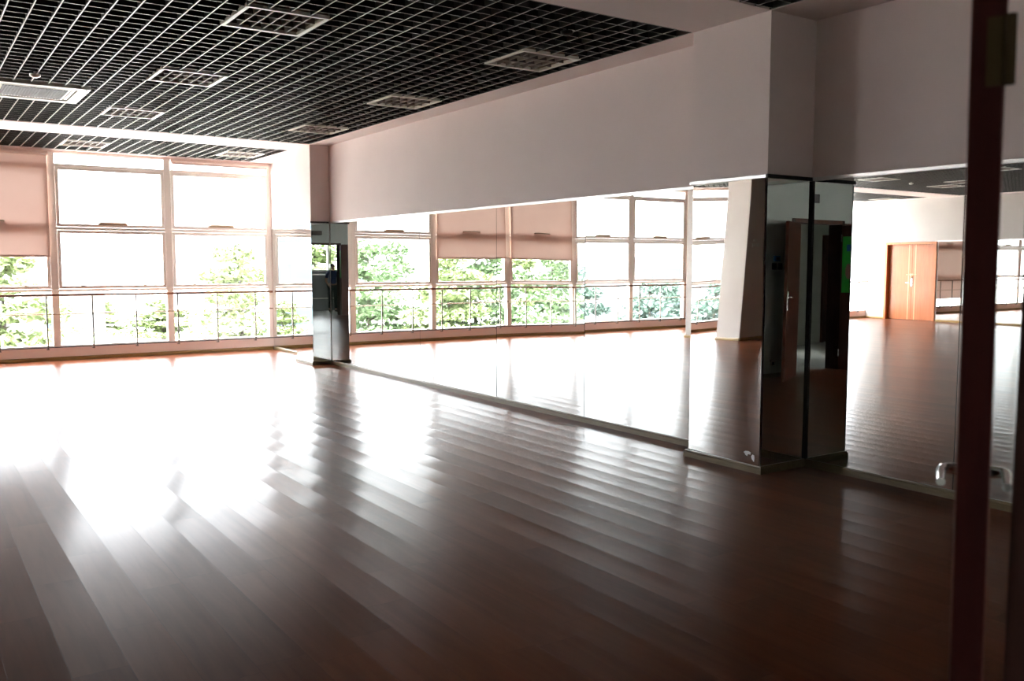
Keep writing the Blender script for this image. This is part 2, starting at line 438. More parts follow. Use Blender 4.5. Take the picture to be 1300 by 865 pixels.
we = MB().box(XE - .2, XE, -.2, DJ0 - .03, 0, ZC + .6).box(XE - .2, XE, DJ1 + .03, YO + .2, 0, ZC + .6).box(XE - .2, XE, DJ0 - .03, DJ1 + .03, DH + .03, ZC + .6)
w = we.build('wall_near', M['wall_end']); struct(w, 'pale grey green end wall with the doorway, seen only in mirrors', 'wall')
wf = MB().box(XL, XL + .22, -.2, YO + .2, 0, .215).box(XL, XL + .22, -.2, YO + .2, 3.43, ZC + .3).box(XL, XL + .22, -.2, .06, .215, 3.43).box(XL, XL + .22, 18.38, YO + .3, .215, 3.43)
w = wf.build('wall_far', [M['sill']]); struct(w, 'low pink sill wall under the row of windows', 'wall')
# outer shell of void
MB().box(XE - .2, XL + .3, -.3, -.2, 0, 4.1).build('wall_outer', M['void']); bpy.data.objects['wall_outer']['kind'] = 'structure'
bpy.data.objects['wall_outer']['label'] = 'outer wall behind the mirror wall'; bpy.data.objects['wall_outer']['category'] = 'wall'
o = MB().box(XE - .2, XL + .3, YO + .2, YO + .3, 0, 4.1).build('wall_outer', M['void']); struct(o, 'outer wall behind the orange door side wall', 'wall')
o = MB().box(XL + .02, XL + .3, -.3, YO + .3, ZC + .3, 4.1).build('wall_outer', M['void']); struct(o, 'outer wall above the windows', 'wall')

# baseboards: profile with a small bevelled top
def baseboard(name, pts, mt, label, t=BT, h=BH):
    """pts: polyline of wall line (x,y), board grows to the left side of travel"""
    m = MB(); n = len(pts); prof = [(0, 0), (t, 0), (t, h * .72), (t * .6, h * .86), (t * .5, h), (0, h)]
    def off(i):
        p = Vector(pts[i]); ds = []
        if i > 0: ds.append((Vector(pts[i]) - Vector(pts[i - 1])).normalized())
        if i < n - 1: ds.append((Vector(pts[i + 1]) - Vector(pts[i])).normalized())
        ns = [Vector((-d.y, d.x)) for d in ds]
        if len(ns) == 1: return ns[0]
        b = (ns[0] + ns[1]).normalized(); return b / max(.3, b.dot(ns[0]))
    rings = []
    for i in range(n):
        o_ = off(i); rings.append([(pts[i][0] + o_.x * a, pts[i][1] + o_.y * a, z) for a, z in prof])
    k = len(prof); vs = [v for r in rings for v in r]; fs = []
    for i in range(n - 1):
        for j in range(k): fs.append((i * k + j, i * k + (j + 1) % k, (i + 1) * k + (j + 1) % k, (i + 1) * k + j))
    fs.append(tuple(range(k))); fs.append(tuple((n - 1) * k + j for j in range(k)))
    m.add(vs, fs); o = m.build(name, mt); struct(o, label, 'baseboard'); return o
baseboard('baseboard_right', [(XL, .10), (XF0, .10), (XF0, P), (XF1, P), (XF1, YL), (XN0, YL), (XN0, P), (XN1, P), (XN1, 0), (XE, 0)][::-1], M['base'],
          'olive brown varnished baseboard along the mirror wall and pillars')
baseboard('baseboard_far', [(XL, .10), (XL, YO)], M['basegold'], 'golden wooden baseboard under the windows')
baseboard('baseboard_left', [(14.40, YO), (XE, YO)], M['basegold'], 'golden wooden baseboard below the mirrors of the opposite wall')
baseboard('baseboard_left', [(XL, YO), (16.0, YO)], M['basegold'], 'short golden baseboard between the orange door and the windows')
baseboard('baseboard_near', [(XE, 3.3 + 1.30), (XE, 0)], M['base'], 'dark baseboard on the end wall under the switches')

# metal strips on top of mirrors
def strip(name, x0, x1, y, face, label):
    o = MB().bbox(x0, x1, min(y, y + .018 * face), max(y, y + .018 * face), MT, MT + .028, .003).build(name, M['alu']); struct(o, label, 'trim'); return o
strip('trim_1', XE, XN1, 0, 1, 'aluminium strip over the right hand mirrors')
strip('trim_2', XN0, XF1, YL, 1, 'aluminium strip over the long row of mirrors')
strip('trim_3', XN1 - .0, XN0, P, 1, 'aluminium strip over the front mirror of the near pillar')
strip('trim_4', XF1, XF0, P, 1, 'aluminium strip over the front mirror of the far pillar')
for nm, x, ya, yb, lb in (('trim_5', XN1, 0, P, 'thin strip over the side mirror of the near pillar'), ('trim_6', XF1, YL, P, 'thin strip over the side mirror of the far pillar')):
    o = MB().bbox(x - .018, x, ya, yb + .018, MT, MT + .028, .003).build(nm, M['dark_metal']); struct(o, lb, 'trim')
strip('trim_7', XF0, XL, .10, 1, 'aluminium strip over the mirror between far pillar and windows')
strip('trim_8', XE, 14.38, YO, -1, 'aluminium strip over the mirrors of the opposite wall')

# mirrors: gridded front face so a panel can sit very slightly twisted on its wall, as these do
def mirror_panel(x0, x1, y, face, yaw=0.0, twist=0.0, label='', group=None, z0=BH + .001, z1=MT - .001, mt='mirror', gap=.0028):
    x0 += gap; x1 -= gap
    m = MB(); nx = nz = 16 if (yaw or twist) else 1
    xc = (x0 + x1) / 2; th = .006
    vs = []
    for i in range(nx + 1):
        for j in range(nz + 1):
            x = x0 + (x1 - x0) * i / nx; z = z0 + (z1 - z0) * j / nz
            a = yaw + twist * (z - 1.6)
            vs.append((x, y + face * (th + a * (xc - x)), z))
    fs = [(i * (nz + 1) + j, (i + 1) * (nz + 1) + j, (i + 1) * (nz + 1) + j + 1, i * (nz + 1) + j + 1) for i in range(nx) for j in range(nz)]
    m.add(vs, fs, 0, bool(yaw or twist))
    # glass edge and back
    def q(i, j): return vs[i * (nz + 1) + j]
    bk = [(v[0], v[1] - face * .0055, v[2]) for v in (q(0, 0), q(nx, 0), q(nx, nz), q(0, nz))]
    fr = [q(0, 0), q(nx, 0), q(nx, nz), q(0, nz)]
    m.add(fr + bk, [(0, 1, 5, 4), (1, 2, 6, 5), (2, 3, 7, 6), (3, 0, 4, 7), (4, 5, 6, 7)], 1)
    o = m.build('mirror', [M[mt], M['glassedge']]); tag(o, label, 'mirror', group); return o
GR = 'tall frameless mirror panels on the walls'
mirror_panel(10.61, XF1, YL - .008, 1, label='wide mirror panel starting at the far pillar, showing open windows', group=GR)
mirror_panel(8.748, 10.61, YL - .008, 1, label='mirror panel left of the kinked seam, showing the left half of the blinds', group=GR)
mirror_panel(7.118, 8.748, YL - .008, 1, yaw=.0020, twist=-.0021, label='slightly twisted mirror panel showing the right pink blind', group=GR)
mirror_panel(XN0 + .012, 7.118, YL - .008, 1, label='mirror panel of the long row next to the near pillar', group=GR)
mirror_panel(3.342, XN1 - .012, -.004, 1, label='mirror panel right of the near pillar, showing the orange door', group=GR)
mirror_panel(2.11, 3.342, -.004, 1, label='mirror panel partly behind the open door handle', group=GR)
mirror_panel(.70, 2.11, -.004, 1, label='mirror panel at the end of the row behind the open door leaf', group=GR)
mirror_panel(XN1 + .002, XN0 - .002, P - .008, 1, yaw=.0475, twist=.0066, label='front mirror of the near pillar reflecting a white column', group=GR, mt='mirror_dusty')
mirror_panel(XF1 + .002, XF0 - .002, P - .008, 1, label='overexposed front mirror of the far pillar', group=GR)
mirror_panel(XF0 + .01, XL - .01, .10 - .004, 1, label='mirror panel between the far pillar and the windows', group=GR)
xs = [.7, 2.3, 3.9, 5.5, 7.1, 8.7, 10.2, 11.6, 12.95, 14.36]
for i in range(len(xs) - 1):
    mirror_panel(xs[i], xs[i + 1], YO - .001, -1, group='mirror panels of the opposite wall',
                 label='mirror panel beside the orange door, seen in the right hand mirror' if i == len(xs) - 2 else ('mirror panel next but one to the orange door on the opposite wall' if i == len(xs) - 3 else 'mirror panel on the opposite wall away from the orange door'))
def side_mirror(x, ya, yb, label, yaw=0.0):
    o = MB().box(x - .004, x + .003, ya, yb, BH + .001, MT - .001)
    o.v = [(p[0] + yaw * (p[1] - (ya + yb) / 2), p[1], p[2]) for p in o.v]
    o.mi = [1] * 6; o.mi[5] = 0
    ob = o.build('mirror', [M['mirror'], M['glassedge']]); tag(ob, label, 'mirror', GR)
side_mirror(XN1 + .003, .006, P - .004, 'dark side mirror of the near pillar reflecting the doorway', .005)
o = MB().box(XN1 - .020, XN1 - .003, 0, .014, BH, MT).build('trim_10', M['black']); struct(o, 'black sealant line in the corner of the near pillar mirrors', 'trim')
side_mirror(XF1 + .003, YL + .006, P - .004, 'narrow dark side mirror of the far pillar')
# torn tape left on the near pillar mirror
tp = MB(); 
def tapepiece(x0, z0, pts):
    vs = []
    for (dx, dz) in pts:
        x = x0 - dx; z = z0 + dz; a = .0475 + .0066 * (z - 1.6)
        vs.append((x, P - .008 + .006 + a * ((XN0 + XN1) / 2 - x) + .0012, z))
    n = len(vs); vs += [(v[0], v[1] - .001, v[2]) for v in vs]
    tp.add(vs, [tuple(range(n))] + [(i, (i + 1) % n, n + (i + 1) % n, n + i) for i in range(n)])
tapepiece(4.735, .115, [(0, .03), (.02, .042), (.05, .045), (.075, .038), (.07, .02), (.045, .022), (.04, .005), (.02, .01), (.015, .02)])
tapepiece(4.655, .105, [(0, .02), (.012, .035), (.03, .032), (.034, .01), (.028, -.02), (.018, -.01), (.006, .0)])
tag(tp.build('torn_tape', M['tape']), 'torn white tape scraps at the foot of the near pillar mirror', 'tape')

# ------------------------------------------------------------------ free standing column
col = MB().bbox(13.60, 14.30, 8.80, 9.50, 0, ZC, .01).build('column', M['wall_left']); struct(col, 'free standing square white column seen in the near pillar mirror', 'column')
baseboard('baseboard_column', [(13.6, 8.8), (13.6, 9.5), (14.3, 9.5), (14.3, 8.8), (13.6, 8.8)], M['basegold'], 'golden baseboard around the white column')
sb = empty('wall_controller', (13.6, 9.0, 2.0), label='pair of small wall control boxes on the white column', cat='control box')
MB().bbox(-.02, 0, -.06, .02, -.07, .0, .004).build('control_box', M['wall_end'], sb)
MB().bbox(-.02, 0, .05, .12, -.07, .0, .004).build('control_box', M['wall_end'], sb)
MB().bbox(-.018, 0, -.03, .04, .04, .09, .004).build('control_box', M['wall_end'], sb)

# ------------------------------------------------------------------ windows
NB = 10; Y0 = .12; BW = 1.83
GX = XL + .075
def window(k):
    ya = Y0 + BW * k; yb = ya + BW
    t = empty('window_%d' % (k + 1), (XL, ya, .215)); tag(t, 'tall window bay number %d counted from the mirror wall' % (k + 1), 'window', None, 'structure')
    if k == 9: return t
    zz = -.215
    Z = lambda z: z + zz
    f = MB(); x0, x1 = .03, .13; mw = .055
    f.bbox(x0 - .01, x1, -mw, mw, 0, Z(3.43), .005)                              # mullion
    if k == NB - 2: f.bbox(x0 - .01, x1, BW - mw, BW + mw, 0, Z(3.43), .005)
    g = MB(); a, b = mw, BW - mw
    for z0, z1 in ((.215, .25), (1.145, 1.185), (2.165, 2.215), (3.205, 3.25), (3.41, 3.43)):
        g.bbox(x0, x1, a, b, Z(z0), Z(z1), .004)
    f.build('mullion', M['frame'], t); g.build('transom', M['frame'], t)
    glass_ = []
    for (z0, z1) in ((1.185, 2.165), (2.215, 3.205)):
        s = MB(); sw = .055
        s.bbox(.015, .075, a + .004, b - .004, Z(z0) + .003, Z(z0) + sw, .006).bbox(.015, .075, a + .004, b - .004, Z(z1) - sw, Z(z1) - .003, .006)
        s.bbox(.015, .075, a + .004, a + sw, Z(z0) + sw, Z(z1) - sw, .006).bbox(.015, .075, b - sw, b - .004, Z(z0) + sw, Z(z1) - sw, .006)
        so = s.build('sash', M['frame'], t)
        MB().box(.043, .047, a + sw, b - sw, Z(z0) + sw, Z(z1) - sw).build('pane', M['glass'], so)
        if z0 < 2:
            for yy in (.42, BW - .42):
                MB().bbox(-.005, .02, yy - .03, yy + .03, Z(z0) + .045, Z(z0) + .06, .003).tube([(-.0, yy, Z(z0) + .06), (-.012, yy + .05, Z(z0) + .07), (-.012, yy + .12, Z(z0) + .07)], .008, 8).build('latch', M['handle_bronze'], so)
        else:
            h = MB().tube([(.015, .70, Z(z0) + .065), (-.03, .71, Z(z0) + .075), (-.035, .72, Z(z0) + .08), (-.035, 1.10, Z(z0) + .08), (-.03, 1.11, Z(z0) + .075), (.015, 1.12, Z(z0) + .065)], .011, 8)
            h.bbox(.0, .016, .68, 1.14, Z(z0) + .045, Z(z0) + .075, .003)
            h.build('handle', M['handle_bronze'], so)
            MB().tube([(.02, .35, Z(z0) + .05), (.02, .35, Z(z0) + .18)], .006, 6).tube([(.02, BW - .35, Z(z0) + .05), (.02, BW - .35, Z(z0) + .16)], .006, 6).build('stay', M['handle_bronze'], so)
    MB().box(.078, .084, a, b, Z(.25), Z(1.145)).build('pane', M['glass'], t)
    MB().box(.078, .084, a, b, Z(3.25), Z(3.41)).build('pane', M['glass'], t)
    return t
for k in range(NB): window(k)
bpy.data.objects.remove(bpy.data.objects['window_10'])
tr = MB().box(XL - .004, XL + .03, .06, 18.38, .213, .226).build('trim_9', M['gasket']); struct(tr, 'thin black gasket line along the window sill', 'trim')

# roller blinds
def blind(k, zb, label, z_top=3.43, wav=.007):
    ya = Y0 + BW * k + .06; yb = ya + BW - .14; x = XL - .014
    t = empty('roller_blind', (x, (ya + yb) / 2, zb), label=label, cat='blind', group='pink roller blinds')
    w2 = (yb - ya) / 2; H = z_top - zb
    m = MB(); n, q = 16, 24; vs = []
    for i in range(n + 1):
        for j in range(q + 1):
            yy = -w2 + 2 * w2 * i / n; z = H * j / q
            vs.append((wav * math.sin(i * .9 + j * .12 + k) * (.3 + .7 * (1 - j / q)), yy, z))
    m.add(vs, [(i * (q + 1) + j, (i + 1) * (q + 1) + j, (i + 1) * (q + 1) + j + 1, i * (q + 1) + j + 1) for i in range(n) for j in range(q)], 0, True)
    m.build('cloth', M['blind'], t)
    MB().bbox(-.012, .012, -w2, w2, -.02, .012, .004).build('bottom_bar', M['blind'], t)
    MB().tube([(.0, -w2 - .02, H - .03), (.0, w2 + .02, H - .03)], .03, 14).build('roller', M['sill'], t)
    ch = MB(); 
    ch.tube([(-.02, w2 + .03, H - .03), (-.02, w2 + .03, H - 1.9)], .003, 5).build('pull_chain', M['plastic'], t)
    return t
blind(0, 3.37, 'pink roller blind fully rolled up above the window nearest the mirror wall', wav=0)
blind(2, 1.735, 'pink roller blind half lowered at the left edge of the photo')
blind(3, 1.725, 'pink roller blind half lowered, right one of the two seen in the long mirrors')
blind(6, 1.37, 'pink roller blind lowered past halfway beyond the white column')
blind(7, .51, 'pink roller blind lowered almost to the floor near the opposite wall')

# guard rail
gr = empty('guard_rail', (XL - .05, 0, 0), label='low guard rail with wooden top and steel posts along the windows', cat='railing')
MB().bbox(-.025, .022, .125, YO - .01, 1.070, 1.108, .008).build('top_rail', M['copper'], gr)
MB().tube([(0, .125, .775), (0, YO - .01, .775)], .010, 8).build('middle_rail', M['handle_bronze'], gr)
yy = .461
while yy < YO - .1:
    MB().box(-.011, .011, yy - .011, yy + .011, .185, 1.072).box(.011, .052, yy - .02, yy + .02, .185, .20).build('post', M['steel'], gr)
    yy += .694

# ------------------------------------------------------------------ orange door (opposite wall)
d1 = empty('door_1', (14.40, YO, 0)); tag(d1, 'orange veneer double door on the opposite wall, seen in the right mirror', 'door', None, 'structure')
fm = MB()
fm.bbox(0, .07, -.03, .19, 0, 2.25, .004).bbox(1.53, 1.60, -.03, .19, 0, 2.25, .004).bbox(.07, 1.53, -.03, .19, 2.18, 2.25, .004)
fm.build('door_frame', M['trimwood'], d1)
for k, (a, b) in enumerate(((.075, .80), (.804, 1.525))):
    lf = MB().bbox(a, b, .10, .145, .008, 2.175, .003).build('door_leaf', M['doorwood'], d1)
    xm = b - .10 if k == 0 else a + .10
    MB().box(xm - .012, xm + .012, .0985, .1, .01, 2.17).build('inlay_strip', M['palestrip'], lf)
dh = MB(); dx = .80
dh.bbox(dx - .03, dx + .03, .085, .10, .98, 1.24, .006)
dh.tube([(dx, .085, 1.07), (dx, .03, 1.07), (dx + .02, .025, 1.07), (dx + .14, .025, 1.07)], .011, 10).tube([(dx, .10, 1.16), (dx, .075, 1.16)], .02, 12)
dh.build('handle', M['chrome'], d1)
MB().tube([(dx - .16, .075, 1.31), (dx + .16, .075, 1.31)], .012, 8).bbox(dx - .05, dx + .05, .08, .10, 1.27, 1.34, .004).tube([(dx, .08, 1.29), (dx, .07, 1.2)], .015, 8).build('bolt_bar', M['palestrip'], d1)
MB().box(14.2, 16.2, YO + .19, YO + .2, 0, 2.4).build('wall_backing', M['black']); struct(bpy.data.objects['wall_backing'], 'dark backing behind the orange door', 'wall')

# ------------------------------------------------------------------ doorway at the camera
df = empty('door_frame_near', (XE, DJ0, 0)); tag(df, 'dark red brown wooden frame of the doorway the camera looks through', 'door frame', None, 'structure')
W = DJ1 - DJ0
MB().bbox(-.22, .018, -.062, 0, 0, DH + .06, .004).build('jamb', M['jambwood'], df)
MB().bbox(-.22, .018, W, W + .062, 0, DH + .06, .004).build('jamb', M['jambwood'], df)
MB().bbox(.0, .014, W + .064, W + .46, 0, DH + .02, .003).build('side_panel', M['darkwood'], df)
MB().bbox(-.22, .018, 0, W, DH, DH + .06, .004).build('head', M['darkwood'], df)
# open leaf, swung about 152 degrees
def lever(m, x, y, z, side, out):
    m.tube([(x, y, z), (x, y + side * .05, z), (x - .012, y + side * .06, z), (x - .12, y + side * .06, z - .002)], [.012, .011, .012, .010], 12)
def leaf(width, th, h, mt, mte):
    """local frame: hinge edge at x=0, leaf runs to +x, thickness in y 0..th"""
    m = MB().bbox(0, width, 0, th, .008, h, .0025)
    return m
LW, LT, LHH = .86, .043, 2.185
dl = empty('door_leaf', (.628, 4.690, 0), label='dark red brown open door leaf seen edge on at the right, with chrome lever', cat='door leaf')
ang = R(-61.55)
dl.rotation_euler = (R(-.4), 0, ang)
body = MB().bbox(0, LW, 0, LT, .008, LHH, .0025)
body.build('panel', M['darkwood'], dl)
MB().box(-.0012, 0, .002, LT - .002, .012, LHH - .004).build('edge_strip', M['edgewood'], dl)
for z in (1.88, .26):
    hg = MB().box(-.0035, -.0012, .002, LT * .55, z - .045, z + .045)
    hg.tube([(-.006, -.004, z - .045), (-.006, -.004, z + .045)], .007, 10)
    hg.build('hinge', M['brass'], dl)
for s, y in ((-1, 0), (1, LT)):
    pl = MB().bbox(LW - .085, LW - .035, min(y, y + s * .008), max(y, y + s * .008), .985, 1.235, .003)
    pl.build('lock_plate', M['chrome'], dl)
    lv_ = MB(); x = LW - .06
    lv_.tube([(x, y + s * .006, 1.155), (x, y + s * .032, 1.155), (x - .008, y + s * .039, 1.155), (x - .03, y + s * .041, 1.155), (x - .12, y + s * .039, 1.15)], [.013, .012, .012, .011, .009], 12)
    lv_.build('lever', M['chrome'], dl)
# narrow second leaf folded flat on the wall, with poster
d2 = empty('door_leaf', (XE + .025, DJ1 + .035, 0), label='narrow dark wooden door leaf standing open at the other jamb, with a poster', cat='door leaf')
d2.rotation_euler = (0, 0, R(-14))
MB().bbox(0, .31, -.04, 0, .01, 2.185, .003).build('panel', M['darkwood'], d2)
for z in (2.0, .26): MB().bbox(-.008, .02, -.046, -.040, z - .055, z + .055, .001).build('hinge', M['chrome'], d2)
ps = empty('poster', d2.location, label='green poster with small pictures stuck on the narrow door leaf', cat='poster')
ps.location.z = 1.18; ps.rotation_euler = (0, 0, R(-14))
MB().box(.03, .29, -.0425, -.041, 0, .84).build('sheet', M['green'], ps)
MB().box(.12, .20, -.0430, -.0425, .62, .72).build('picture', M['blue'], ps)
MB().add([(.17 + .07 * math.cos(a * .7), -.0432, .32 + .12 * math.sin(a * .7)) for a in range(9)], [tuple(range(9))]).build('picture', M['skin'], ps)

# exit sign over the door, switches, bracket
sg = empty('exit_sign', (XE, 5.05, 2.50), label='small dark rectangular sign box above the doorway', cat='sign')
MB().bbox(0, .03, 0, .34, 0, .13, .004).build('box', M['switch'], sg)
m = MB()
for (a, b, c, d) in ((.05, .08, .03, .10), (.09, .13, .03, .10), (.15, .19, .03, .10), (.21, .24, .03, .10), (.26, .30, .03, .10)): m.box(.03, .031, a, b, c, d)
m.build('pictogram', M['grille'], sg)
for k, y in enumerate((4.21, 4.33, 4.46)):
    s = empty('light_switch', (XE, y, 1.53), label=['dark light switch furthest from the door frame, below the blue box', 'middle one of three dark light switches on the end wall', 'dark light switch closest to the open door leaf'][k], cat='light switch', group='row of light switches')
    MB().bbox(0, .012, 0, .09, 0, .09, .003).build('plate', M['switch'], s)
    MB().bbox(.012, .016, .02, .042, .02, .07, .001).bbox(.012, .016, .05, .072, .02, .07, .001).build('rocker', M['dark_metal'], s)
bb = empty('blue_box', (XE, 4.24, 1.645), label='small blue card box on the end wall above the switches', cat='box')
MB().bbox(0, .03, 0, .11, 0, .08, .004).build('body', M['blue'], bb)
MB().bbox(.03, .033, .02, .09, .02, .06, .001).build('card_slot', M['switch'], bb)
so = empty('wall_socket', (XE, 4.23, .16), label='small white wall socket low on the end wall', cat='socket')
MB().bbox(0, .01, 0, .09, 0, .08, .003).build('plate', M['plastic'], so)
MB().bbox(.01, .012, .02, .07, .02, .06, .0008).build('socket_face', M['switch'], so)

# ------------------------------------------------------------------ corridor behind the camera
cx0 = -2.6
o = MB().box(cx0 - .2, XE - .2, 1.0, 13.0, -.12, 0).build('floor_corridor', M['tile']); struct(o, 'grey tiled corridor floor outside the doorway', 'floor')
o = MB().box(cx0, XE - .2, 1.0, 13.0, 2.8, 2.9).build('ceiling_corridor', M['corr']); struct(o, 'corridor ceiling', 'ceiling')
WY0, WY1, WZ0, WZ1 = 6.2, 7.7, 1.36, 2.45
cw = MB()
cw.box(cx0 - .2, cx0, 1.0, WY0, 0, 2.9).box(cx0 - .2, cx0, WY1, 13.0, 0, 2.9).box(cx0 - .2, cx0, WY0, WY1, WZ1, 2.9)
o = cw.build('wall_corridor', M['corr']); struct(o, 'light grey corridor wall seen through the doorway', 'wall')
o = MB().box(cx0 - .2, cx0, WY0, WY1, 0, WZ0).build('wall_parapet', M['corrdark']); struct(o, 'dark grey parapet under the corridor window', 'wall')
o = MB().box(cx0 - .2, XE - .2, .9, 1.0, 0, 2.9).box(cx0 - .2, XE - .2, 13.0, 13.1, 0, 2.9).build('wall_corridor_end', M['corr']); struct(o, 'corridor end walls', 'wall')
wn = empty('window_10', (cx0, WY0, WZ0)); tag(wn, 'corridor window with white frame reflected in the far pillar', 'window', None, 'structure')
m = MB(); ww, wh = WY1 - WY0, WZ1 - WZ0
m.bbox(-.1, -.02, 0, ww, 0, .05).bbox(-.1, -.02, 0, ww, wh - .05, wh).bbox(-.1, -.02, 0, .05, .05, wh - .05).bbox(-.1, -.02, ww - .05, ww, .05, wh - .05).bbox(-.1, -.02, ww / 2 - .03, ww / 2 + .03, .05, wh - .05)
m.build('window_frame', M['frame'], wn); MB().box(-.06, -.055, .05, ww - .05, .05, wh - .05).build('pane', M['glass'], wn)
cr = empty('corridor_rail', (cx0 + .08, WY0 - .3, 0), label='white horizontal rails in front of the dark corridor parapet', cat='railing')
MB().tube([(0, 0, 1.24), (0, 2.1, 1.24)], .022, 10).build('upper_rail', M['plastic'], cr)
MB().tube([(0, 0, .42), (0, 2.1, .42)], .018, 10).build('lower_rail', M['plastic'], cr)
for y in (.05, 1.05, 2.05): MB().tube([(0, y, 0), (0, y, 1.24)], .014, 8).build('post', M['plastic'], cr)
cd = empty('corridor_door', (cx0, 9.85, 0), label='dark brown closed door on the far side of the corridor', cat='door')
MB().bbox(0, .05, 0, .07, 0, 2.2).bbox(0, .05, .97, 1.04, 0, 2.2).bbox(0, .05, .07, .97, 2.13, 2.2).build('door_frame', M['darkwood'], cd)
MB().bbox(0, .03, .07, .97, .01, 2.13).build('panel', M['darkwood'], cd)
MB().tube([(.03, .15, 1.05), (.07, .15, 1.05), (.07, .26, 1.05)], .01, 8).build('handle', M['chrome'], cd)

# ------------------------------------------------------------------ person standing in the corridor (tiny in the far pillar mirror)
def skin_body(name, verts, edges, radii, mt, parent=None, sub=2, root=0):
    me = bpy.data.meshes.new(name); me.from_pydata(verts, edges, []); o = bpy.data.objects.new(name, me); C.objects.link(o)
    md = o.modifiers.new('s', 'SKIN'); md.use_smooth_shade = True
    sv = me.skin_vertices[0].data
    for i, r in enumerate(radii): sv[i].radius = (r, r) if not isinstance(r, tuple) else r
    sv[root].use_root = True
    ms = o.modifiers.new('d', 'SUBSURF'); ms.levels = ms.render_levels = sub
    dg = bpy.context.evaluated_depsgraph_get(); dg.update()
    me2 = bpy.data.meshes.new_from_object(o.evaluated_get(dg)); me2.materials.clear(); me2.materials.append(mt)
    bpy.data.objects.remove(o); o2 = bpy.data.objects.new(name, me2); C.objects.link(o2)
    if parent: o2.parent = parent
    return o2
def person(loc, rz):
    V = []; E = []; Rr = []
    def a(p, r, frm=None):
        V.append(p); Rr.append(r)
        if frm is not None: E.append((frm, len(V) - 1))
        return len(V) - 1
    pel = a((0, 0, .88), .11); wa = a((0, 0, 1.0), .10, pel); ch = a((.0, 0, 1.2), .12, wa); up = a((0, 0, 1.32), .09, ch)
    nk = a((.01, 0, 1.38), .05, up); hb = a((.02, 0, 1.44), .06, nk); hd = a((.02, 0, 1.52), .085, hb); ht = a((.015, 0, 1.575), .06, hd)
    for s in (-1, 1):
        h = a((0, s * .09, .84), .085, pel); th = a((.01, s * .10, .65), .075, h); k = a((.02, s * .10, .46), .055, th); cf = a((-.01, s * .105, .32), .05, k); an = a((-.02, s * .11, .08), .035, cf)
        ft = a((.04, s * .115, .04), .036, an); a((.15, s * .13, .03), .03, ft)
        sh = a((0, s * .17, 1.31), .055, up); el = a((-.02, s * .24, 1.06), .04, sh); wr_ = a((.12, s * .20, .90), .026, el); pm2 = a((.17, s * .185, .87), .026, wr_); p2 = a((.205, s * .18, .85), .024, pm2)
        for j, (dy, ln) in enumerate(((-.024, .05), (-.008, .062), (.008, .058), (.023, .045))):
            f1 = a((.205 + ln * .5, s * .18 + dy, .835), .008, p2); a((.205 + ln * .85, s * .18 + dy, .805), .007, f1)
        t1 = a((.17, s * .185 - s * .035, .86), .009, pm2); a((.205, s * .185 - s * .05, .84), .008, t1)
    b = skin_body('person', V, E, Rr, M['skin'], None, 1)
    # face
    b.location = loc; b.rotation_euler = (0, 0, rz)
    tag(b, 'person in dark blue shirt standing in the corridor, reflected in the far pillar', 'person')
    m = MB().tube([(.10, 0, 1.53), (.122, 0, 1.50), (.105, 0, 1.49)], [.008, .014, .008], 8); m.build('nose', M['skin'], b)
    hair = skin_body('hair', [(-.03, 0, 1.50), (-.015, 0, 1.56), (.02, 0, 1.60)], [(0, 1), (1, 2)], [.088, .096, .075], M['hair'], b)
    # clothes: shells around the limbs
    V2 = []; E2 = []; R2 = []
    def c(p, r, frm=None):
        V2.append(p); R2.append(r)
        if frm is not None: E2.append((frm, len(V2) - 1))
        return len(V2) - 1
    q = c((0, 0, .90), .135); q1 = c((0, 0, 1.05), .125, q); q2 = c((0, 0, 1.22), .14, q1); q3 = c((0, 0, 1.34), .10, q2)
    for s in (-1, 1):
        s1 = c((0, s * .17, 1.315), .07, q3); c((-.015, s * .225, 1.12), .058, s1)
    skin_body('shirt', V2, E2, R2, M['shirt'], b)
    V2.clear(); E2.clear(); R2.clear()
    q = c((0, 0, .90), .125)
    for s in (-1, 1):
        h = c((0, s * .09, .83), .10, q); k1 = c((.01, s * .10, .65), .09, h); k = c((.02, s * .10, .46), .075, k1); c((-.015, s * .11, .10), .06, k)
    skin_body('trousers', V2, E2, R2, M['trousers'], b)
    for s in (-1, 1):
        skin_body('shoe', [(-.05, s * .11, .04), (.05, s * .117, .042), (.17, s * .135, .034)], [(0, 1), (1, 2)], [.042, .045, .036], M['shoe'], b)
    return b
person((-1.5, 6.62, .0), 0)

# ------------------------------------------------------------------ outside
GZ = -5.5
o = MB().box(-60, 400, -300, 300, GZ - .5, GZ).build('ground', M['ground']); struct(o, 'pale sunlit paving and road outside', 'ground')
o = MB().box(-3, XL + .5, -.5, YO + .5, 4.2, 4.6).build('roof', M['roofing']); struct(o, 'concrete roof slab over the studio', 'roof')
o = MB().box(-2.8, XL + .2, -.3, YO + .3, GZ, -.13).build('lower_storey', M['bwhite']); struct(o, 'lower storeys of the building under the studio', 'building')

